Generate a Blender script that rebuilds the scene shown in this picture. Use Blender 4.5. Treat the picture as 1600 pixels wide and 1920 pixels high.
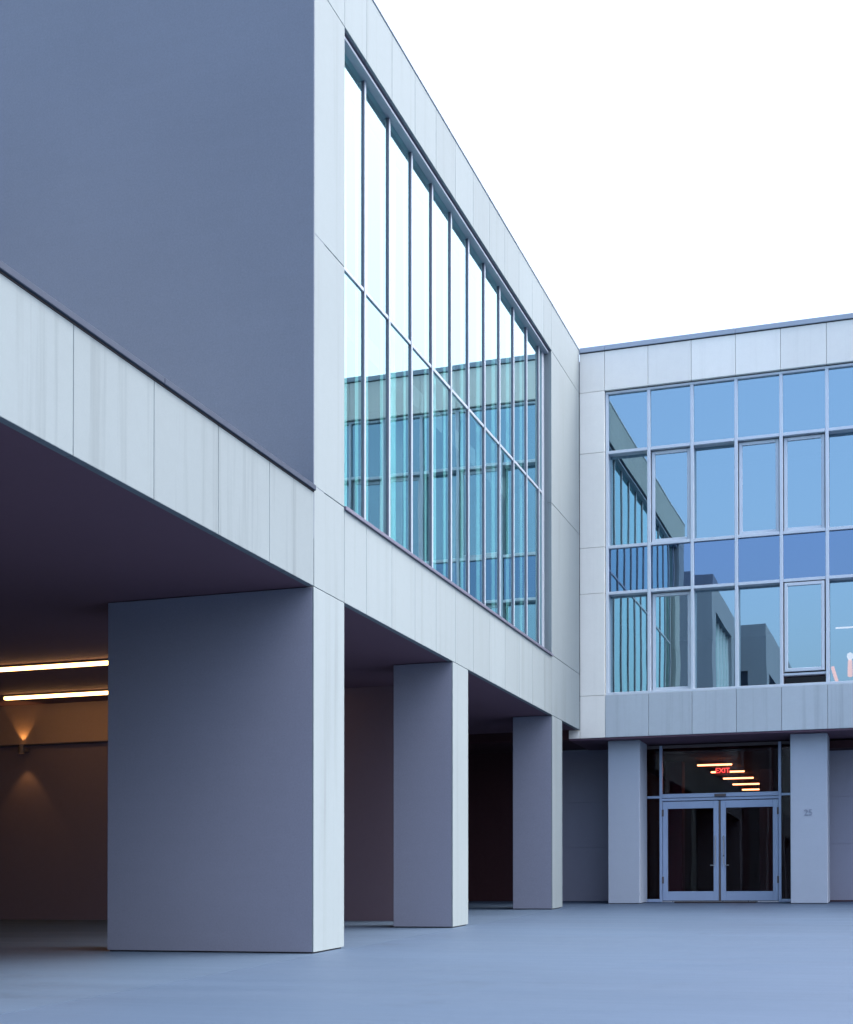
import bpy, bmesh, math, random
from mathutils import Vector, Matrix
random.seed(7)
for o in list(bpy.data.objects): bpy.data.objects.remove(o)
scn = bpy.context.scene
COL = scn.collection

# ------------------------------------------------------------------ camera
cam_d = bpy.data.cameras.new('camera'); cam = bpy.data.objects.new('camera', cam_d); COL.objects.link(cam)
cam_d.sensor_fit = 'HORIZONTAL'; cam_d.sensor_width = 36.0
cam_d.lens = 2643.5 / 1600 * 36.0
cam_d.shift_y = (1668.67 - 960) / 1600
cam_d.clip_end = 3000; cam_d.clip_start = 0.05
cam.location = (-14.546, -6.299, 0.387)
yaw, pit = 0.3287, 0.0123
fw = Vector((math.cos(yaw)*math.cos(pit), math.sin(yaw)*math.cos(pit), math.sin(pit)))
cam.rotation_euler = fw.to_track_quat('-Z', 'Y').to_euler()
scn.camera = cam

# ------------------------------------------------------------------ sky, sun, exposure
SUN_AZ, SUN_EL = math.radians(-72), math.radians(58)      # azimuth from +X towards +Y
sdir = Vector((math.cos(SUN_EL)*math.cos(SUN_AZ), math.cos(SUN_EL)*math.sin(SUN_AZ), math.sin(SUN_EL)))
world = bpy.data.worlds.new('World'); scn.world = world; world.use_nodes = True
nt = world.node_tree; nt.nodes.clear()
sky = nt.nodes.new('ShaderNodeTexSky'); sky.sky_type = 'NISHITA'; sky.sun_disc = False
sky.sun_elevation = SUN_EL; sky.sun_rotation = math.atan2(sdir.x, sdir.y)
sky.air_density = 1.0; sky.dust_density = 7.0; sky.ozone_density = 3.5
bg = nt.nodes.new('ShaderNodeBackground'); bg.inputs['Strength'].default_value = 0.15
wo = nt.nodes.new('ShaderNodeOutputWorld')
nt.links.new(sky.outputs[0], bg.inputs[0]); nt.links.new(bg.outputs[0], wo.inputs[0])
sl = bpy.data.lights.new('sun', 'SUN'); sl.energy = 0.5; sl.angle = math.radians(60); sl.color = (1.0, 0.96, 0.9)
so = bpy.data.objects.new('sun', sl); COL.objects.link(so)
so.rotation_euler = (-sdir).to_track_quat('-Z', 'Y').to_euler(); so.location = (0, -30, 40)
scn.view_settings.view_transform = 'Standard'; scn.view_settings.look = 'None'
scn.view_settings.exposure = 2.1; scn.view_settings.gamma = 1.0; scn.view_settings.use_curve_mapping = False

# ------------------------------------------------------------------ materials
def mat(name):
    m = bpy.data.materials.new(name); m.use_nodes = True
    n = m.node_tree; b = n.nodes['Principled BSDF']
    return m, n, b
def N(n, t, **k):
    x = n.nodes.new(t)
    for a, v in k.items():
        if a in x.inputs: x.inputs[a].default_value = v
        else: setattr(x, a, v)
    return x
def mth(n, op, a, b=None, clamp=False):
    x = n.nodes.new('ShaderNodeMath'); x.operation = op; x.use_clamp = clamp
    for i, v in enumerate((a, b)):
        if v is None: continue
        if isinstance(v, (int, float)): x.inputs[i].default_value = v
        else: n.links.new(v, x.inputs[i])
    return x.outputs[0]
def noise(n, scale, vec=None, stretch=None, detail=3, rough=0.5):
    g = n.nodes.new('ShaderNodeNewGeometry').outputs['Position'] if vec is None else vec
    if stretch:
        mp = n.nodes.new('ShaderNodeMapping'); mp.inputs['Scale'].default_value = stretch
        n.links.new(g, mp.inputs[0]); g = mp.outputs[0]
    t = N(n, 'ShaderNodeTexNoise', Scale=scale, Detail=detail, Roughness=rough); n.links.new(g, t.inputs['Vector'])
    return t.outputs['Fac']
def scale_col(n, col, fac):
    """col (rgb tuple) times a scalar socket"""
    v = n.nodes.new('ShaderNodeVectorMath'); v.operation = 'SCALE'; v.inputs[0].default_value = col[:3]
    n.links.new(fac, v.inputs['Scale']); return v.outputs[0]

def concrete(name, col, rough=0.85, mott=0.10, streak=0.0, grain=0.10, bump=0.15, rnd=0.0, streak_z=None, wavy=0.0):
    m, n, b = mat(name)
    f = mth(n, 'MULTIPLY_ADD', noise(n, 0.55, detail=4), mott*2); n.nodes[-1].inputs[2].default_value = 1 - mott
    fine = noise(n, 140, detail=2, rough=0.7)
    g = mth(n, 'MULTIPLY_ADD', fine, grain*2); n.nodes[-1].inputs[2].default_value = 1 - grain
    f = mth(n, 'MULTIPLY', f, g)
    gr2 = noise(n, 42, detail=3, rough=0.8)
    g = mth(n, 'MULTIPLY_ADD', gr2, grain*1.6); n.nodes[-1].inputs[2].default_value = 1 - grain*0.8
    f = mth(n, 'MULTIPLY', f, g)
    mid = noise(n, 9, detail=4, rough=0.6)
    g = mth(n, 'MULTIPLY_ADD', mid, mott*1.2); n.nodes[-1].inputs[2].default_value = 1 - mott*0.6
    f = mth(n, 'MULTIPLY', f, g)
    if streak:
        s = noise(n, 5.0, stretch=(1, 1, 0.035), detail=5, rough=0.62)
        r = n.nodes.new('ShaderNodeMapRange'); r.inputs['From Min'].default_value = 0.52; r.inputs['From Max'].default_value = 0.78
        n.links.new(s, r.inputs[0])
        big = noise(n, 0.8, stretch=(1, 1, 0.5), detail=2)
        k = mth(n, 'MULTIPLY', r.outputs[0], big)
        k = mth(n, 'MULTIPLY', k, -streak*2); k = mth(n, 'ADD', k, 1.0)
        f = mth(n, 'MULTIPLY', f, k)
    if wavy:
        s = noise(n, 1.2, stretch=(0.5, 0.5, 6.0), detail=4, rough=0.6)
        g = mth(n, 'MULTIPLY_ADD', s, wavy*2); n.nodes[-1].inputs[2].default_value = 1 - wavy
        f = mth(n, 'MULTIPLY', f, g)
    if rnd:
        oi = n.nodes.new('ShaderNodeObjectInfo')
        k = mth(n, 'MULTIPLY_ADD', oi.outputs['Random'], rnd*2); n.nodes[-1].inputs[2].default_value = 1 - rnd
        f = mth(n, 'MULTIPLY', f, k)
    n.links.new(scale_col(n, col, f), b.inputs['Base Color'])
    b.inputs['Roughness'].default_value = rough
    b.inputs['Specular IOR Level'].default_value = 0.3
    if bump:
        bp = N(n, 'ShaderNodeBump', Strength=bump, Distance=0.004)
        n.links.new(fine, bp.inputs['Height']); n.links.new(bp.outputs[0], b.inputs['Normal'])
    return m

def plain(name, col, rough=0.5, metal=0.0, var=0.06, scale=3.0, spec=0.5):
    m, n, b = mat(name)
    f = mth(n, 'MULTIPLY_ADD', noise(n, scale, detail=4), var*2); n.nodes[-1].inputs[2].default_value = 1 - var
    n.links.new(scale_col(n, col, f), b.inputs['Base Color'])
    r = mth(n, 'MULTIPLY_ADD', noise(n, scale*4, detail=3), 0.2); n.nodes[-1].inputs[2].default_value = rough - 0.1
    n.links.new(r, b.inputs['Roughness'])
    b.inputs['Metallic'].default_value = metal; b.inputs['Specular IOR Level'].default_value = spec
    return m

def emit(name, col, s):
    m, n, b = mat(name)
    b.inputs['Base Color'].default_value = (0.8, 0.8, 0.8, 1)
    f = mth(n, 'MULTIPLY_ADD', noise(n, 2.0), s*0.16); n.nodes[-1].inputs[2].default_value = s*0.92
    b.inputs['Emission Color'].default_value = (*col, 1); n.links.new(f, b.inputs['Emission Strength'])
    return m

def glass(name, refl_col, r0, trans_col, ior=1.5, gain=1.0, wob=0.0012, wscale=0.9, rnd=0.004):
    """coated pane: mirror share r0 at normal incidence rising with Fresnel; the rest lets light through with a tint"""
    m = bpy.data.materials.new(name); m.use_nodes = True; n = m.node_tree; n.nodes.clear()
    out = n.nodes.new('ShaderNodeOutputMaterial')
    gl = N(n, 'ShaderNodeBsdfGlossy', Roughness=0.0); gl.inputs['Color'].default_value = (*refl_col, 1)
    tr = n.nodes.new('ShaderNodeBsdfTransparent'); tr.inputs['Color'].default_value = (*trans_col, 1)
    fr = N(n, 'ShaderNodeFresnel', IOR=ior)
    fac = mth(n, 'MULTIPLY_ADD', fr.outputs[0], gain, clamp=True); n.nodes[-1].inputs[2].default_value = r0
    # slight roller-wave distortion, and every pane sits a hair differently
    bp = N(n, 'ShaderNodeBump', Strength=1.0, Distance=wob)
    n.links.new(noise(n, wscale, detail=1), bp.inputs['Height'])
    oi = n.nodes.new('ShaderNodeObjectInfo')
    wn = n.nodes.new('ShaderNodeTexWhiteNoise'); wn.noise_dimensions = '1D'; n.links.new(oi.outputs['Random'], wn.inputs['W'])
    sb = n.nodes.new('ShaderNodeVectorMath'); sb.operation = 'SUBTRACT'; sb.inputs[1].default_value = (0.5, 0.5, 0.5)
    n.links.new(wn.outputs['Color'], sb.inputs[0])
    sc = n.nodes.new('ShaderNodeVectorMath'); sc.operation = 'SCALE'; sc.inputs['Scale'].default_value = rnd*2
    n.links.new(sb.outputs[0], sc.inputs[0])
    ad = n.nodes.new('ShaderNodeVectorMath'); ad.operation = 'ADD'
    n.links.new(bp.outputs[0], ad.inputs[0]); n.links.new(sc.outputs[0], ad.inputs[1])
    nm = n.nodes.new('ShaderNodeVectorMath'); nm.operation = 'NORMALIZE'; n.links.new(ad.outputs[0], nm.inputs[0])
    n.links.new(nm.outputs[0], gl.inputs['Normal'])
    mx = n.nodes.new('ShaderNodeMixShader'); n.links.new(fac, mx.inputs[0])
    n.links.new(tr.outputs[0], mx.inputs[1]); n.links.new(gl.outputs[0], mx.inputs[2])
    # the rear skin of the solid pane is clear: coating and tint sit on the face a ray enters by
    cl = n.nodes.new('ShaderNodeBsdfTransparent'); bf = n.nodes.new('ShaderNodeNewGeometry')
    m2 = n.nodes.new('ShaderNodeMixShader'); n.links.new(bf.outputs['Backfacing'], m2.inputs[0])
    n.links.new(mx.outputs[0], m2.inputs[1]); n.links.new(cl.outputs[0], m2.inputs[2])
    n.links.new(m2.outputs[0], out.inputs[0])
    return m

M = {}
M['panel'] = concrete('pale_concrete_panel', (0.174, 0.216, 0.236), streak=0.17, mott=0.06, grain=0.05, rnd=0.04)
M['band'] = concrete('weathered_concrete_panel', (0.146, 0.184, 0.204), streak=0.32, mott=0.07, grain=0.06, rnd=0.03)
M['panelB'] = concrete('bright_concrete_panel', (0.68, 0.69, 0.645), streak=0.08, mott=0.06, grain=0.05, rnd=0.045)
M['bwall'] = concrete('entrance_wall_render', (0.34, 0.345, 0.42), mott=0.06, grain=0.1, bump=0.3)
M['panelBlow'] = concrete('shaded_concrete_panel', (0.36, 0.42, 0.46), streak=0.2, mott=0.08, grain=0.06, rnd=0.03)  # shade on the lower fascia put into a darker base colour, plus streaks
M['column'] = concrete('column_concrete', (0.33, 0.38, 0.45), mott=0.05, grain=0.08, bump=0.2, wavy=0.02)
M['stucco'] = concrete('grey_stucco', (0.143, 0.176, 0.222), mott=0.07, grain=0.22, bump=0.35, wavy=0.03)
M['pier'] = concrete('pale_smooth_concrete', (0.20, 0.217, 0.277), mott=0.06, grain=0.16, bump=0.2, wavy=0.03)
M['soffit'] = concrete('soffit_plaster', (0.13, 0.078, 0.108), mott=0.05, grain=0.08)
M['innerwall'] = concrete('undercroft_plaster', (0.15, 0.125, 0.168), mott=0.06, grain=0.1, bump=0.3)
M['bulkhead'] = concrete('lamp_washed_plaster', (0.30, 0.22, 0.19), mott=0.06, grain=0.1, bump=0.3)  # undercroft plaster lightened and warmed: the lamps' amber wash put into the colour
M['core'] = concrete('core_concrete', (0.42, 0.42, 0.44), mott=0.05)
M['dark'] = plain('dark_joint', (0.02, 0.018, 0.022), 0.8)
M['coping'] = plain('coping_metal', (0.27, 0.33, 0.40), 0.7, 0.0)
M['coping_dark'] = plain('dark_coping_metal', (0.032, 0.045, 0.072), 0.75, 0.0, spec=0.2)
M['alu'] = plain('pale_aluminium', (0.48, 0.54, 0.60), 0.42, 0.25)
M['aluA'] = plain('grey_aluminium', (0.26, 0.31, 0.37), 0.45, 0.1)
M['joint'] = plain('joint_sealant', (0.085, 0.09, 0.11), 0.8)
M['sill'] = plain('dark_sill_metal', (0.13, 0.13, 0.18), 0.5, 0.4)
M['ground'] = None
M['glassA'] = glass('teal_coated_glass', (0.74, 0.99, 0.96), 0.16, (0.62, 0.88, 0.88), gain=2.0)
M['glassB'] = glass('blue_coated_glass', (0.52, 0.75, 0.86), 0.43, (0.24, 0.23, 0.25), gain=1.0)
M['spandrel'] = glass('deep_blue_spandrel_glass', (0.33, 0.50, 0.74), 0.40, (0.03, 0.05, 0.12), gain=1.0)
M['glassD'] = glass('clear_door_glass', (0.8, 0.85, 0.95), 0.0, (0.50, 0.24, 0.28), gain=0.5)
M['spback'] = plain('spandrel_backing', (0.06, 0.07, 0.16), 0.7)
M['room'] = plain('room_plaster', (0.25, 0.26, 0.28), 0.9)
M['roomdark'] = plain('dark_room_finish', (0.06, 0.05, 0.055), 0.8)
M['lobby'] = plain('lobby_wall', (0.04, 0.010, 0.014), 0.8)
M['door'] = plain('door_metal', (0.33, 0.42, 0.58), 0.4, 0.3)
M['steel'] = plain('steel', (0.5, 0.52, 0.55), 0.3, 0.9)
M['warm'] = emit('warm_lamp_glow', (1.0, 0.52, 0.17), 2.4)
M['lobbylamp'] = emit('lobby_lamp_glow', (1.0, 0.62, 0.22), 3.0)
M['red'] = emit('red_exit_glow', (1.0, 0.05, 0.07), 1.2)
M['amber'] = emit('amber_glow', (1.0, 0.28, 0.0), 1.0)
M['globe'] = emit('white_globe_glow', (1.0, 0.85, 0.7), 0.8)
M['housing'] = plain('lamp_housing', (0.10, 0.08, 0.08), 0.5)
M['mat'] = plain('rubber_mat', (0.03, 0.025, 0.03), 0.9, var=0.2, scale=40)
M['wood'] = plain('warm_wood', (0.62, 0.33, 0.12), 0.5, var=0.15, scale=12)
M['seat'] = plain('grey_seat', (0.2, 0.24, 0.3), 0.7)
M['curtain'] = plain('pale_teal_curtain', (0.34, 0.50, 0.50), 0.9, var=0.05)
M['number'] = plain('number_metal', (0.21, 0.24, 0.31), 0.5, 0.2)

def ground_mat(name, col, streak=0.10):
    m, n, b = mat(name)
    f = mth(n, 'MULTIPLY_ADD', noise(n, 0.35, stretch=(1, 0.35, 1), detail=5, rough=0.6), 0.36); n.nodes[-1].inputs[2].default_value = 0.82
    s = noise(n, 2.2, stretch=(1.0, 0.12, 1), detail=4, rough=0.6)
    g = mth(n, 'MULTIPLY_ADD', s, streak*2); n.nodes[-1].inputs[2].default_value = 1 - streak
    f = mth(n, 'MULTIPLY', f, g)
    st = noise(n, 0.9, detail=6, rough=0.7)
    rr = n.nodes.new('ShaderNodeMapRange'); rr.inputs['From Min'].default_value = 0.58; rr.inputs['From Max'].default_value = 0.72
    rr.inputs['To Min'].default_value = 1.0; rr.inputs['To Max'].default_value = 0.86; n.links.new(st, rr.inputs[0])
    f = mth(n, 'MULTIPLY', f, rr.outputs[0])
    fine = noise(n, 60, detail=3, rough=0.7)
    g = mth(n, 'MULTIPLY_ADD', fine, 0.24); n.nodes[-1].inputs[2].default_value = 0.88
    f = mth(n, 'MULTIPLY', f, g)
    n.links.new(scale_col(n, col, f), b.inputs['Base Color'])
    r = mth(n, 'MULTIPLY_ADD', s, 0.25); n.nodes[-1].inputs[2].default_value = 0.45
    n.links.new(r, b.inputs['Roughness']); b.inputs['Specular IOR Level'].default_value = 0.35
    bp = N(n, 'ShaderNodeBump', Strength=0.25, Distance=0.004)
    n.links.new(fine, bp.inputs['Height']); n.links.new(bp.outputs[0], b.inputs['Normal'])
    return m
M['ground'] = ground_mat('court_concrete', (0.037, 0.066, 0.113), 0.04)
M['walk'] = ground_mat('walkway_concrete', (0.040, 0.070, 0.116), 0.06)

# ------------------------------------------------------------------ mesh helpers
def link(name, me, m, parent=None):
    o = bpy.data.objects.new(name, me); COL.objects.link(o)
    if m is not None: me.materials.append(m)
    if parent is not None: o.parent = parent
    return o
def bm_box(bm, x0, x1, y0, y1, z0, z1, bev=0.0):
    x0, x1 = sorted((x0, x1)); y0, y1 = sorted((y0, y1)); z0, z1 = sorted((z0, z1))
    r = bmesh.ops.create_cube(bm, size=1.0)
    vs = r['verts']
    for v in vs:
        v.co = Vector(((x0+x1)/2 + v.co.x*(x1-x0), (y0+y1)/2 + v.co.y*(y1-y0), (z0+z1)/2 + v.co.z*(z1-z0)))
    if bev:
        es = {e for v in vs for e in v.link_edges}
        bmesh.ops.bevel(bm, geom=list(es), offset=bev, segments=1, affect='EDGES', clamp_overlap=True)
def box(name, x0, x1, y0, y1, z0, z1, m, parent=None, bev=0.0):
    bm = bmesh.new(); bm_box(bm, x0, x1, y0, y1, z0, z1, bev)
    me = bpy.data.meshes.new(name); bm.to_mesh(me); bm.free()
    return link(name, me, M[m] if isinstance(m, str) else m, parent)
def boxes(name, lst, m, parent=None, bev=0.0):
    bm = bmesh.new()
    for b in lst: bm_box(bm, *b, bev)
    me = bpy.data.meshes.new(name); bm.to_mesh(me); bm.free()
    return link(name, me, M[m], parent)
def tube(name, p0, p1, r, m, parent=None, seg=10):
    p0, p1 = Vector(p0), Vector(p1); d = p1-p0
    bm = bmesh.new()
    bmesh.ops.create_cone(bm, cap_ends=True, segments=seg, radius1=r, radius2=r, depth=d.length)
    bmesh.ops.transform(bm, matrix=Matrix.Translation((p0+p1)/2) @ d.to_track_quat('Z', 'Y').to_matrix().to_4x4(), verts=bm.verts)
    me = bpy.data.meshes.new(name); bm.to_mesh(me); bm.free()
    return link(name, me, M[m], parent)
def thing(name, label, cat, loc=(0, 0, 0), group=None):
    o = bpy.data.objects.new(name, None); COL.objects.link(o); o.empty_display_size = 0.3
    tag(o, label, cat, group); return o
def tag(o, label, cat, group=None):
    o['label'] = label; o['category'] = cat
    if group: o['group'] = group
    return o
def struct(o): o['kind'] = 'structure'; return o
def text_mesh(name, s, size, extrude, m, parent, loc, rot):
    cu = bpy.data.curves.new(name, 'FONT'); cu.body = s; cu.size = size; cu.extrude = extrude
    cu.align_x = 'CENTER'; cu.align_y = 'CENTER'
    t = bpy.data.objects.new(name + '_c', cu); COL.objects.link(t)
    dg = bpy.context.evaluated_depsgraph_get()
    me = bpy.data.meshes.new_from_object(t.evaluated_get(dg))
    bpy.data.objects.remove(t)
    o = link(name, me, M[m], parent); o.location = loc; o.rotation_euler = rot
    return o

# ------------------------------------------------------------------ dimensions (metres)
L = 13.60                     # face of the end wing
ZS, ZSILL, ZMID, ZHEAD, ZTOP = 4.0, 5.13, 7.99, 10.87, 11.80
SL = 0.0424
def gz(x):                    # the court rises gently towards the end wing
    if x > 15.6: x = 15.6
    if x < -16: x = -16
    return -0.137 + SL*x

# ------------------------------------------------------------------ ground
def sheet(name, xs, ys, dz, m):
    bm = bmesh.new(); rows = []
    for x in xs: rows.append([bm.verts.new((x, y, gz(x)+dz)) for y in ys])
    for i in range(len(xs)-1):
        for j in range(len(ys)-1):
            bm.faces.new((rows[i][j], rows[i+1][j], rows[i+1][j+1], rows[i][j+1]))
    me = bpy.data.meshes.new(name); bm.to_mesh(me); bm.free()
    return link(name, me, M[m])
xs = [-600, -200, -60, -16, -8, 0, 8, 15.6, 40, 200, 600]
struct(sheet('court_ground', xs, [-600, -200, -60, -20, -8, 0, 8, 20, 60, 200, 600], 0, 'ground'))
walk = struct(sheet('covered_walkway', [-16, -8, 0, 8, 13.3], [-0.10, 4, 14], 0.0025, 'walk'))
bm = bmesh.new(); bm.from_mesh(walk.data)                     # close the edge of the slab down into the court
ed = [e for e in bm.edges if e.is_boundary and abs(e.verts[0].co.y + 0.10) < 1e-4 and abs(e.verts[1].co.y + 0.10) < 1e-4]
ex = bmesh.ops.extrude_edge_only(bm, edges=ed)
for v in ex['geom']:
    if isinstance(v, bmesh.types.BMVert): v.co.z -= 0.03; v.co.y -= 0.002
bm.to_mesh(walk.data); bm.free()

# ------------------------------------------------------------------ long wing (left and centre)
A = thing('campus_building', 'long pale concrete wing on square piers with tall teal-glazed front and blank grey end wall', 'building')
G = 0.0035
def hpanels(par, cuts, z0, z1, m, y0=0.0, y1=0.08):
    for a, b in zip(cuts[:-1], cuts[1:]):
        box('panel', a+G, b-G, y0, y1, z0, z1, m, par, 0.004)
fj = [0.0, 0.906] + [1.63 + 0.905*k for k in range(10)] + [10.62, 11.207, 13.592]
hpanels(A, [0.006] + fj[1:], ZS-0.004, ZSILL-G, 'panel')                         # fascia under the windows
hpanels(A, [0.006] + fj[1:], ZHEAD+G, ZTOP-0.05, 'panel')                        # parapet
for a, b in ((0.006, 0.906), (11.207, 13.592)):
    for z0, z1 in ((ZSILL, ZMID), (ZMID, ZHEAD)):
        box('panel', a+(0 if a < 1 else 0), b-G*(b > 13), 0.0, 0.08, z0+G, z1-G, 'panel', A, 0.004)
box('coping', 0.0, 13.6, -0.012, 0.34, ZTOP-0.046, ZTOP, 'coping', A, 0.004)
# backing behind the joints
boxes('backing', [(0.02, 0.895, 0.075, 0.3, ZSILL, ZHEAD), (11.215, 13.59, 0.075, 0.3, ZSILL, ZHEAD),
                  (0.02, 13.59, 0.075, 0.3, ZHEAD+0.002, ZTOP-0.05), (0.02, 13.59, 0.075, 0.3, ZS+0.02, ZSILL-0.002)], 'joint', A)
# end wall of the upper storeys, facing the terrace
box('end_wall', 0.0, 0.3, 0.002, 14, ZSILL-0.6, ZTOP-0.05, 'stucco', A, 0.006)
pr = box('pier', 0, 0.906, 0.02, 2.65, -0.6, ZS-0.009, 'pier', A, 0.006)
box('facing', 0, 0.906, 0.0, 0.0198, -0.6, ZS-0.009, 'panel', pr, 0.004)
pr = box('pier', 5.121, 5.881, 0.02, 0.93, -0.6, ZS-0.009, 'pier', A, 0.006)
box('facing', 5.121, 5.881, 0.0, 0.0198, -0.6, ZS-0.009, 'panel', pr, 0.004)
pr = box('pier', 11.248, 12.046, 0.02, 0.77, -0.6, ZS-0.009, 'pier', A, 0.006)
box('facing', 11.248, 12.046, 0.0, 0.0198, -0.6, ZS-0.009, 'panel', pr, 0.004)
def footed(o, gap=0.02):
    for t in [o] + list(o.children):
        for v in t.data.vertices:
            if v.co.z < -0.1 or (v.co.z < 0.0 and v.co.x > 13): v.co.z = gz(v.co.x) + gap
for o in list(A.children):
    if o.name.startswith('pier'):
        xs_ = [v.co.x for v in o.data.vertices]; ys_ = [v.co.y for v in o.data.vertices]
        footed(o)
        box('foot', min(xs_)+0.025, max(xs_)-0.025, 0.03, max(ys_)-0.025, -0.6, gz(min(xs_))+0.06, 'dark', o)
# reveal linings of the long window
box('jamb', 11.201, 11.213, 0.082, 0.5, ZSILL, ZHEAD, 'panel', A)
box('jamb', 0.894, 0.906, 0.082, 0.5, ZSILL, ZHEAD, 'panel', A)
box('window_head', 0.91, 11.2, 0.03, 0.5, ZHEAD-0.002, ZHEAD+0.003, 'sill', A)
box('sill', 0.90, 11.21, -0.03, 0.42, ZSILL-0.035, ZSILL+0.012, 'sill', A, 0.004)
# glazing: mullions, transoms, panes
MF, GY = 0.130, 0.156
mx = [1.03] + [1.92 + 0.887*k for k in range(11)]
for x in mx:
    mu = box('mullion', x-0.024, x+0.024, MF+0.008, GY+0.06, ZSILL+0.012, ZHEAD-0.062, 'sill', A)
    box('mullion_cap', x-0.026, x+0.026, MF, MF+0.008, ZSILL+0.012, ZHEAD-0.062, 'aluA', mu, 0.002)
box('mullion', 11.03, 11.19, MF+0.005, GY+0.06, ZSILL+0.012, ZHEAD-0.062, 'aluA', A, 0.004)
TZ = 8.15
segs = list(zip(mx[:-1], mx[1:])) + [(mx[-1], 11.06)]
for a, b in segs:
    box('transom', a+0.037, b-0.037, MF+0.006, GY+0.05, TZ-0.024, TZ+0.024, 'aluA', A, 0.003)
    for z0, z1 in ((ZSILL+0.02, TZ-0.03), (TZ+0.03, ZHEAD-0.062)):
        box('pane', a+0.024, b-0.024, GY, GY+0.012, z0, z1, 'glassA', A)
box('head_rail', 0.93, 11.19, 0.05, GY+0.06, ZHEAD-0.062, ZHEAD-0.022, 'aluA', A, 0.004)
box('head_gasket', 0.93, 11.19, 0.07, GY+0.06, ZHEAD-0.022, ZHEAD-0.004, 'dark', A)
# rooms behind
boxes('room', [(0.3, 13.5, 6.0, 6.2, 4.3, 11.4), (0.3, 13.5, 0.31, 6, ZS+0.6, ZSILL-0.25), (0.3, 13.5, 0.75, 6, 8.0, 8.3),
               (0.3, 13.5, 0.31, 6, 10.95, 11.2), (13.3, 13.5, 0.31, 6, 4.5, 11)], 'room', A)
for x in (2.9, 5.6, 8.3, 11.6):
    box('column', x, x+0.4, 1.1, 1.5, ZSILL-0.25, 10.95, 'room', A)
box('roof', 0.02, 13.6, 0.3, 14, ZTOP-0.3, ZTOP-0.12, 'core', A)
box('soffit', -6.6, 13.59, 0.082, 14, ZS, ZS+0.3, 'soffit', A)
# terrace parapet left of the end wall
tj = [-6.6, -5.95, -4.83, -3.554, -2.32, -1.165, -0.004]
hpanels(A, tj, ZS-0.004, ZSILL-0.075, 'band')
box('parapet_core', -6.6, -0.02, 0.078, 0.3, ZS+0.302, ZSILL-0.075, 'joint', A)
for a, b in ((-6.6, -3.42), (-3.414, -0.004)):
    box('parapet_coping', a, b, -0.03, 0.36, ZSILL-0.062, ZSILL, 'coping_dark', A, 0.006)
box('coping_gasket', -6.6, -0.004, -0.006, 0.32, ZSILL-0.075, ZSILL-0.062, 'dark', A)
box('terrace_floor', -6.6, -0.01, 0.36, 14, ZS+0.3, ZS+0.5, 'core', A)
# undercroft walls
WX = 7.0
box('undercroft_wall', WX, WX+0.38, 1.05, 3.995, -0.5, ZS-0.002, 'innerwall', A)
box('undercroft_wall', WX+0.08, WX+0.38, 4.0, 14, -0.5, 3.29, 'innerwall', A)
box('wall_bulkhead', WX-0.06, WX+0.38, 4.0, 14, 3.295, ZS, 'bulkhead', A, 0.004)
box('undercroft_wall', -6.6, WX, 12.0, 12.3, -1, ZS, 'innerwall', A)
box('undercroft_wall', WX+0.4, 15.5, 4.6, 4.9, -0.5, ZS, 'lobby', A)
box('undercroft_wall', -6.9, -6.6, 3.0, 12.3, -1.2, ZS, 'innerwall', A)

# ------------------------------------------------------------------ end wing (right)
B = thing('campus_building', 'concrete end wing with gridded blue windows over a recessed glass entrance', 'building')
by = [-0.5215, -1.405] + [-1.405 - 0.8645*k for k in range(1, 11)]
BE = by[-1]                                   # end of the window band
B_END = -11.2
BS, BSILL, BHEAD, BTOP = 3.82, 4.68, 10.88, 11.80
T1, T2, T3 = 9.63, 7.70, 6.76
PX = 0.07
def bpanel(y0, y1, z0, z1, m='panelB'):
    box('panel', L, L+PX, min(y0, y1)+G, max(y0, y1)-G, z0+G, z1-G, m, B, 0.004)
bys = by + [B_END]
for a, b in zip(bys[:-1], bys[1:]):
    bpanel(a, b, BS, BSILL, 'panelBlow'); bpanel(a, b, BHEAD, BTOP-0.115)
for z0, z1 in ((BS, BSILL), (BSILL, T3), (T3, T2), (T2, T1), (T1, BHEAD), (BHEAD, BTOP-0.115)):
    bpanel(-0.003, by[0], z0, z1)
    if z0 >= BSILL and z1 <= BHEAD: bpanel(BE-0.03, B_END, z0, z1)
box('panel', L, L+PX, 0.003, 0.229, BS+G, ZS-0.01, 'panelB', B, 0.004)
yy = [0.0, by[0], by[3], by[6], by[9], B_END-0.02]
for a, b in zip(yy[:-1], yy[1:]):
    box('coping', L-0.03, L+0.4, b+0.002, a-0.002, BTOP-0.10, BTOP, 'coping', B, 0.005)
box('coping_gasket', L-0.004, L+0.3, B_END, 0, BTOP-0.115, BTOP-0.10, 'dark', B)
boxes('backing', [(L+0.065, L+0.3, B_END, 0.0, BS+0.02, BSILL-0.002), (L+0.065, L+0.3, B_END, -0.01, BHEAD+0.002, BTOP-0.12),
                  (L+0.065, L+0.3, by[0]+0.01, -0.01, BSILL, BHEAD), (L+0.065, L+0.3, B_END, BE-0.04, BSILL, BHEAD)], 'joint', B)
box('junction_panel', L+0.02, L+0.06, 0.235, 4.6, 3.822, 4.2, 'lobby', B)
box('junction_soffit', L+0.06, 15.498, 0.235, 4.6, 3.805, 3.85, 'lobby', B)
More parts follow.
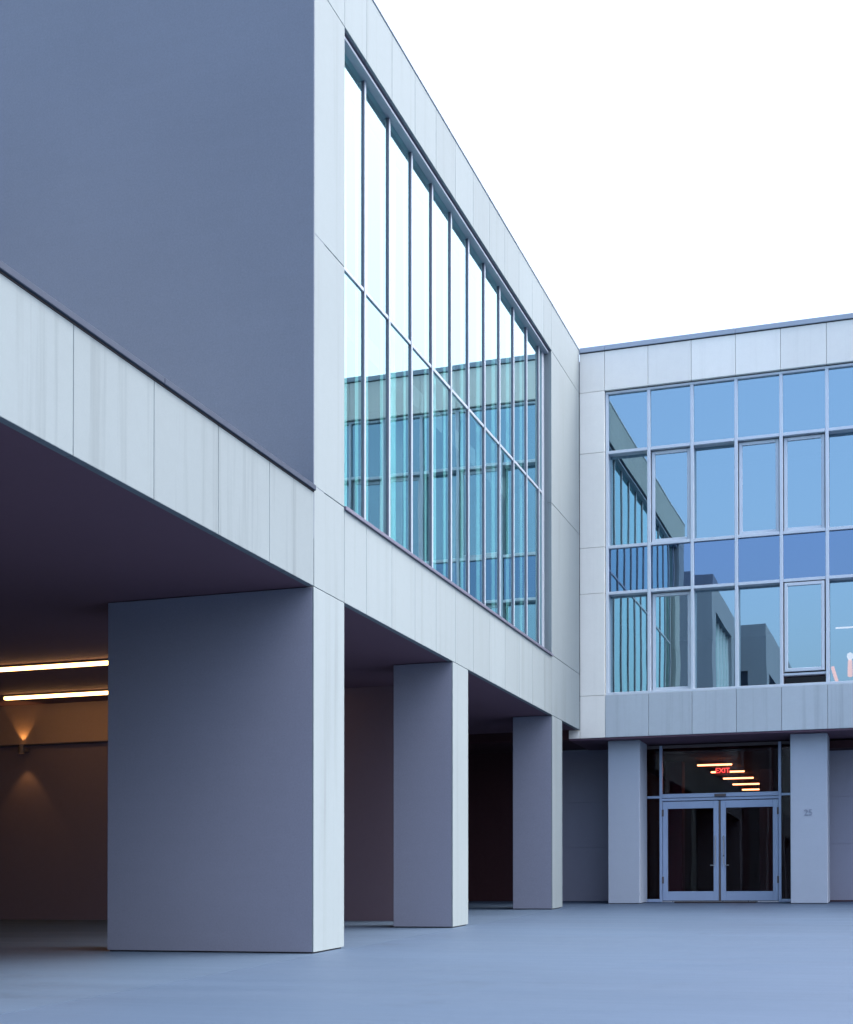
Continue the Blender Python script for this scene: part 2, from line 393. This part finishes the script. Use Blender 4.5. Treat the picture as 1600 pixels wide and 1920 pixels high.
# window grid
FX = L+0.065                                   # front of the frame
def mull(y, w=0.032): box('mullion', FX, L+0.34, y-w, y+w, BSILL+0.055, BHEAD-0.06, 'alu', B, 0.005)
for y in by[1:-1]: mull(y)
box('mullion', FX, L+0.34, by[0]-0.06, by[0]-0.004, BSILL+0.055, BHEAD-0.06, 'alu', B, 0.005)
box('mullion', FX, L+0.34, BE+0.004, BE+0.06, BSILL+0.055, BHEAD-0.06, 'alu', B, 0.005)
box('head_rail', FX, L+0.34, BE+0.004, by[0]-0.004, BHEAD-0.06, BHEAD-0.012, 'alu', B, 0.005)
box('sill', FX-0.03, L+0.34, BE+0.004, by[0]-0.004, BSILL+0.004, BSILL+0.055, 'alu', B, 0.005)
rows = [(BSILL+0.055, T3, 4), (T3, T2, 3), (T2, T1, 2), (T1, BHEAD-0.06, 1)]
def casement(y0, y1, z0, z1, x, tilt=0.0):
    w = 0.065
    fr = boxes('casement', [(x, x+0.06, y0, y0+w, z0, z1), (x, x+0.06, y1-w, y1, z0, z1),
                            (x, x+0.06, y0+w, y1-w, z0, z0+w), (x, x+0.06, y0+w, y1-w, z1-w, z1)], 'alu', B, 0.006)
    box('pane', x+0.03, x+0.04, y0+w-0.004, y1-w+0.004, z0+w-0.004, z1-w+0.004, 'glassB', fr)
    return fr
CASE = {(2, 1), (2, 3), (2, 4), (4, 4), (4, 1), (2, 7), (2, 8), (4, 8), (4, 7)}
for i, (ya, yb) in enumerate(zip(by[:-1], by[1:])):
    y1, y0 = ya-0.034, yb+0.034
    if i == 0: y1 = ya-0.062
    for z0, z1, r in rows:
        zt = z1 if r == 1 else z1-0.033
        zb = z0 if r == 4 else z0+0.033
        if r < 4: box('transom', FX+0.004, L+0.34, y0, y1, z0-0.030, z0+0.030, 'alu', B, 0.004)
        if (r, i) in CASE:
            if r == 4 and i in (4, 8):
                box('rail', FX+0.03, L+0.30, y0, y1, zb+0.17, zb+0.215, 'alu', B, 0.004)
                casement(y0+0.02, y1-0.02, zb+0.24, zt-0.015, FX+0.005)
                box('pane', L+0.24, L+0.25, y0, y1, zb, zb+0.17, 'glassD', B)
            else:
                casement(y0+0.012, y1-0.012, zb+0.012, zt-0.012, FX+0.10 if i != 1 or r == 2 else FX+0.13)
        elif r == 3:
            box('pane', L+0.125, L+0.135, y0-0.002, y1+0.002, zb, zt, 'spandrel', B)
        elif r == 1:
            box('pane', L+0.125, L+0.135, y0-0.002, y1+0.002, zb, zt, 'glassB', B)
        else:
            box('pane', L+0.27, L+0.28, y0-0.002, y1+0.002, zb, zt, 'glassB', B)
# rooms and slabs
boxes('floor_slab', [(L+0.3, 19.5, B_END, 14, BS+0.04, BSILL-0.06), (L+0.36, 19.5, B_END, -0.02, T3+0.04, T2-0.04), (L+0.3, 19.5, B_END, 14, BHEAD+0.05, BTOP-0.15)], 'room', B)
box('spandrel_backing', L+0.34, L+0.36, BE, by[0], T3-0.02, T2+0.02, 'spback', B)
boxes('room', [(19.5, 19.7, B_END, 14, BS, BTOP-0.2), (L+0.3, 19.5, B_END, B_END+0.2, BS, BTOP-0.2), (L+0.4, 19.5, -0.2, -0.02, BSILL, BHEAD)], 'roomdark', B)
# ground storey
box('soffit', L+0.03, 15.6, B_END, 0.225, BS-0.03, BS+0.03, 'soffit', B)
cols = [(-0.508, -1.16), (-4.134, -4.835), (-8.0, -8.7)]
COLS = []
for a, b in cols:
    COLS.append(box('column', 13.95, 14.80, b, a, -0.2, BS-0.032, 'column', B, 0.008))
for o in COLS:
    ys_ = [v.co.y for v in o.data.vertices]; footed(o, 0.015)
    box('foot', 13.97, 14.78, min(ys_)+0.02, max(ys_)-0.02, 0.2, gz(13.95)+0.05, 'dark', o)
text_mesh('number', '25', 0.17, 0.006, 'number', B, (13.945, -4.475, 2.235), (math.radians(90), 0, math.radians(-90)))
def cwall(y0, y1):
    zz = [gz(15.5)-0.3, 1.68, 2.66, BS-0.03]
    for z0, z1 in zip(zz[:-1], zz[1:]):
        box('wall_panel', 15.5, 15.7, y0, y1, z0+0.0015, z1-0.0015, 'bwall', B, 0.002)
cwall(-0.82, 1.35); box('back_wall', 15.5, 15.7, 1.352, 4.6, 0.2, BS+0.02, 'lobby', B); cwall(B_END, -4.42)  # back_wall stretch near-black: deep shade between the piers put into its colour
boxes('wall_return', [(14.96, 15.5, -0.95, -0.82, 0.2, BS-0.03), (14.96, 15.5, -4.42, -4.29, 0.2, BS-0.03)], 'lobby', B)
FZ = gz(14.9)
# shop-front frame
SX = 14.9
for y, w in ((-0.985, 0.03), (-1.437, 0.03), (-3.855, 0.03), (-4.27, 0.03)):
    box('mullion', SX-0.03, SX+0.07, y-w, y+w, FZ, 3.76, 'door', B, 0.004)
box('head_rail', SX-0.028, SX+0.068, -4.24, -1.015, 3.70, 3.76, 'housing', B)
for y0, y1 in ((-1.407, -1.015), (-4.24, -3.885)):
    box('transom', SX-0.026, SX+0.066, y0, y1, 2.66, 2.71, 'door', B, 0.003)
    box('sill', SX-0.026, SX+0.066, y0, y1, FZ, FZ+0.06, 'door', B, 0.003)
    box('pane', SX+0.02, SX+0.03, y0, y1, FZ+0.06, 2.66, 'glassD', B)
    box('pane', SX+0.02, SX+0.03, y0, y1, 2.71, 3.70, 'glassD', B)
box('transom', SX-0.045, SX+0.07, -3.825, -1.467, 2.66, 2.745, 'door', B, 0.005)
box('transom', SX-0.03, SX+0.065, -3.825, -1.467, 2.60, 2.652, 'door', B, 0.004)
box('door_operator', SX-0.10, SX-0.045, -2.78, -2.55, 2.665, 2.72, 'housing', B, 0.006)
box('pane', SX+0.02, SX+0.03, -3.825, -1.467, 2.745, 3.70, 'glassD', B)
def leaf(y0, y1, hy, hinge):
    z0, z1 = FZ+0.03, 2.585
    d = boxes('door', [(SX-0.02, SX+0.03, y0, y0+0.105, z0, z1), (SX-0.02, SX+0.03, y1-0.105, y1, z0, z1),
                       (SX-0.02, SX+0.03, y0+0.105, y1-0.105, z0, z0+0.19), (SX-0.02, SX+0.03, y0+0.105, y1-0.105, z1-0.15, z1)], 'door', B, 0.004)
    box('pane', SX, SX+0.008, y0+0.10, y1-0.10, z0+0.185, z1-0.145, 'glassD', d)
    tube('handle', (SX-0.075, hy, 1.27), (SX-0.075, hy, 1.86), 0.012, 'steel', d)
    for z in (1.31, 1.82): tube('handle_bracket', (SX-0.075, hy, z), (SX-0.018, hy, z), 0.008, 'steel', d)
    s = 1 if hinge > hy else -1
    tube('lever', (SX-0.06, hy, 1.25), (SX-0.06, hy+s*0.10, 1.25), 0.010, 'steel', d)
    for z in (0.95, 2.35): box('hinge', SX-0.04, SX-0.018, hinge-0.018, hinge+0.018, z-0.07, z+0.07, 'housing', d)
leaf(-2.625, -1.475, -2.56, -1.478); leaf(-3.82, -2.668, -2.735, -3.817)
box('astragal', SX-0.01, SX+0.03, -2.664, -2.629, FZ+0.03, 2.585, 'housing', B)
box('threshold', SX-0.06, SX+0.08, -3.83, -1.46, FZ-0.02, FZ+0.02, 'steel', B)
# lobby
boxes('lobby', [(15.0, 27, -6.4, -6.2, 0.2, 3.72), (15.72, 27, -0.5, -0.3, 0.2, 3.72), (27, 27.2, -6.4, -0.3, 0.2, 3.72), (15.0, 27, -6.4, -0.3, 3.60, 3.75), (15.0, 27, -6.4, -0.3, 0.2, gz(15.6)+0.004)], 'lobby', B)
box('lobby_column', 16.6, 17.0, -1.62, -1.25, FZ, 3.6, 'innerwall', B)
box('lobby_column', 19.0, 19.3, -3.35, -3.05, FZ, 3.6, 'innerwall', B)

# ------------------------------------------------------------------ wings behind the viewer, seen in the window reflections
def wing(root, x0, x1, y, zs, n):
    w = (x1-x0-2.0)/n
    box('roof', x0+0.35, x1-0.35, y+0.26, y+13.8, ZTOP-0.3, ZTOP-0.1, 'core', root)
    box('wall', x0, x1, y, y+0.25, ZHEAD+0.002, ZTOP, 'stucco', root)
    box('wall', x0, x1, y, y+0.25, zs, ZSILL, 'stucco', root)
    box('wall', x0, x0+1.0, y, y+0.25, ZSILL, ZHEAD, 'stucco', root)
    box('wall', x1-1.0, x1, y, y+0.25, ZSILL, ZHEAD, 'stucco', root)
    for k in range(n):
        a = x0+1.0+w*k
        box('pane', a+0.03, a+w-0.03, y+0.20, y+0.21, ZSILL, ZHEAD, 'glassA', root)
        box('mullion', a-0.03, a+0.03, y+0.12, y+0.25, ZSILL, ZHEAD, 'alu', root)
    box('transom', x0+1.0, x1-1.0, y+0.13, y+0.19, TZ-0.04, TZ+0.04, 'alu', root)
    boxes('room', [(x0+0.3, x1-0.3, y+5, y+5.2, zs, ZTOP-0.3), (x0+0.3, x1-0.3, y+0.3, y+5, 8.0, 8.3), (x0+0.003, x1-0.31, y+0.252, y+14, zs+0.002, zs+0.4)], 'room', root)
C = thing('campus_building', 'tall-glazed concrete wing reflected in the blue windows, next along from the terrace', 'building')
wing(C, -13.2, -6.6, 0.0, ZS, 5)
box('end_wall', -6.9, -6.604, 0.252, 14, ZSILL-0.6, ZTOP-0.004, 'stucco', C)
box('end_wall', -13.196, -12.9, 0.252, 14, ZS+0.41, ZTOP-0.004, 'stucco', C)
for x in (-7.6, -13.2): box('pier', x, x+0.9, 0.0, 1.2, -1.3, ZS-0.004, 'pier', C)
box('back_wall', -13.2, -6.9, 4.0, 4.3, -1.3, ZS, 'innerwall', C)
D = thing('campus_building', 'farthest concrete block with dark open loggia at its end, seen reflected in the blue windows', 'building')
wing(D, -44, -20.0, -0.8, ZS, 20)
boxes('loggia_roof', [(-20.0, -15.0, -0.8, 9, 9.9, ZTOP)], 'stucco', D)
boxes('loggia_column', [(-15.9, -15.0, -0.8, -0.1, -1.3, 9.9)], 'stucco', D)
boxes('back_wall', [(-20.3, -20.0, -0.55, 9, -1.3, 9.9), (-20, -15, 8.7, 9, -1.3, 9.9), (-44, -20.3, 4, 4.3, -1.3, ZS)], 'innerwall', D)
for x in (-26, -32, -38, -44): box('pier', x, x+0.9, -0.8, 0.4, -1.3, ZS-0.004, 'pier', D)

# ------------------------------------------------------------------ lamps
def strip(x, y0, y1, z, label, cat, group, mt, w=0.05, h=0.05):
    t = thing('linear_lamp', label, cat, group=group)
    box('housing', x-w, x+w, y0, y1, z, z+0.03, 'housing', t)
    box('diffuser', x-w*0.8, x+w*0.8, y0+0.02, y1-0.02, z-h, z, mt, t, 0.012)
strip(3.35, 3.1, 10.6, 3.97, 'long warm ceiling light strip under the soffit, the nearer and higher of two', 'lamp', 'warm strips under the soffit', 'warm')
strip(5.85, 3.1, 8.28, 3.97, 'warm ceiling light strip under the soffit, the lower one nearer the back wall', 'lamp', 'warm strips under the soffit', 'warm')
names = ['uppermost of the five slim yellow lobby lights above the doors', 'second slim yellow lobby light from the top, partly behind the exit sign',
         'middle one of the five slim yellow lobby lights', 'fourth slim yellow lobby light from the top', 'lowest of the five slim yellow lobby lights, just above the doors']
for k, (x, a, b) in enumerate([(16.72, -2.71, -1.915), (18.42, -2.795, -1.99), (20.14, -2.825, -2.06), (21.87, -2.85, -2.085), (23.6, -2.88, -2.135)]):
    strip(x, a, b, 3.525, names[k], 'lamp', 'lobby ceiling lights', 'lobbylamp', 0.03, 0.035)
# up and down wall light on the undercroft wall
s = thing('wall_lamp', 'small dark up-and-down light on the wall under the soffit', 'lamp')
SCY = 8.64
bm = bmesh.new(); bmesh.ops.create_cone(bm, cap_ends=False, segments=20, radius1=0.055, radius2=0.055, depth=0.15)
bmesh.ops.translate(bm, verts=bm.verts, vec=(WX-0.13, SCY, 3.20))
me = bpy.data.meshes.new('shade'); bm.to_mesh(me); bm.free(); link('shade', me, M['housing'], s)
box('bracket', WX-0.08, WX+0.08, SCY-0.03, SCY+0.03, 3.17, 3.23, 'housing', s)
box('bulb', WX-0.15, WX-0.11, SCY-0.02, SCY+0.02, 3.18, 3.22, 'warm', s)
for up in (1, -1):
    ld = bpy.data.lights.new('wall_lamp_beam', 'SPOT'); ld.energy = 2.8; ld.color = (1.0, 0.45, 0.12)
    ld.spot_size = math.radians(75); ld.spot_blend = 0.5; ld.shadow_soft_size = 0.02
    lo = bpy.data.objects.new('beam', ld); COL.objects.link(lo); lo.parent = s
    lo.location = (WX-0.13, SCY, 3.20+up*0.085); lo.rotation_euler = (0 if up < 0 else math.pi, 0, 0)

# ------------------------------------------------------------------ curtains behind the long window
ORD = ['nearest', 'second', 'third', 'fourth', 'fifth', 'sixth', 'seventh', 'eighth', 'ninth', 'tenth', 'farthest']
def curtain(x0, x1, y, z0, z1, label):
    bm = bmesh.new(); cols_ = []
    nseg = max(8, int((x1-x0)/0.025))
    for k in range(nseg+1):
        x = x0 + (x1-x0)*k/nseg
        w = 0.028*math.sin(k*1.25) + 0.01*math.sin(k*0.53+x0)
        cols_.append([bm.verts.new((x, y+w*f, z)) for z, f in ((z0, 1.15), ((z0+z1)/2, 1.0), (z1, 0.6))])
    for a, b in zip(cols_[:-1], cols_[1:]):
        for i in range(2): bm.faces.new((a[i], b[i], b[i+1], a[i+1]))
    me = bpy.data.meshes.new('curtain'); bm.to_mesh(me); bm.free()
    for p in me.polygons: p.use_smooth = True
    tag(link('curtain', me, M['curtain']), label, 'curtain', 'pale curtains behind the tall window')
for k, (a, b) in enumerate(segs[:11]):
    wd = (0.54, 0.36, 0.58, 0.32, 0.55, 0.44, 0.28, 0.42, 0.34, 0.5, 0.15)[k]
    curtain(a+0.10, a+0.10+wd, 0.30, ZSILL-0.2, 10.9, ORD[k] + ' pale teal curtain behind the tall window of the long wing, counted from the viewer')

# ------------------------------------------------------------------ small things
e = thing('exit_sign', 'red glowing EXIT sign hung in the lobby above the doors', 'sign')
box('sign_box', 17.0, 17.05, -2.60, -2.30, 3.30, 3.50, 'housing', e)
text_mesh('letters', 'EXIT', 0.155, 0.004, 'red', e, (16.992, -2.45, 3.40), (math.radians(90), 0, math.radians(-90)))
for y in (-2.55, -2.35): tube('hanger', (17.02, y, 3.50), (17.02, y, 3.6), 0.006, 'steel', e, 6)
tag(box('door_mat', 14.30, 14.82, -3.42, -1.80, gz(14.3)-0.02, gz(14.82)+0.012, 'mat', None, 0.004), 'dark rubber mat in front of the glass entrance doors', 'mat')
# two glowing amber lamps behind the lower right window
def lathe(name, prof, m, parent, seg=14):
    bm = bmesh.new(); rings = []
    for r, z in prof: rings.append([bm.verts.new((r*math.cos(2*math.pi*k/seg), r*math.sin(2*math.pi*k/seg), z)) for k in range(seg)])
    for i in range(len(rings)-1):
        for k in range(seg): bm.faces.new((rings[i][k], rings[i][(k+1) % seg], rings[i+1][(k+1) % seg], rings[i+1][k]))
    bm.faces.new(rings[-1]); bm.faces.new(rings[0][::-1])
    me = bpy.data.meshes.new(name); bm.to_mesh(me); bm.free()
    for p in me.polygons: p.use_smooth = True
    return link(name, me, M[m], parent)
FLZ = BSILL-0.06
lt = thing('floor_lamp', 'upright amber column lamp with white globe top behind the lower right window', 'lamp', group='amber lamps upstairs')
lt.location = (15.0, -5.23, FLZ)
lathe('base', [(0.13, 0), (0.13, 0.03), (0.02, 0.05), (0.02, 0.40)], 'housing', lt)
lathe('shade', [(0.03, 0.40), (0.05, 0.42), (0.045, 0.72), (0.03, 0.74)], 'amber', lt)
lathe('globe', [(0.02, 0.74), (0.05, 0.77), (0.065, 0.82), (0.05, 0.87), (0.02, 0.89)], 'globe', lt)
lt = thing('floor_lamp', 'slanted amber stick lamp beside the globe lamp in the lower right window', 'lamp', group='amber lamps upstairs')
lt.location = (15.0, -4.93, FLZ)
lathe('base', [(0.11, 0), (0.11, 0.03), (0.02, 0.05), (0.02, 0.32)], 'housing', lt)
o = lathe('shade', [(0.025, 0.0), (0.035, 0.02), (0.035, 0.32), (0.025, 0.34)], 'amber', lt)
o.location = (0, -0.05, 0.30); o.rotation_euler = (math.radians(-16), 0, 0)
strip(15.6, -5.6, -4.9, 6.15, 'white light strip inside the lower right window', 'lamp', None, 'globe', 0.03, 0.03)

scn.render.resolution_x, scn.render.resolution_y = 853, 1024
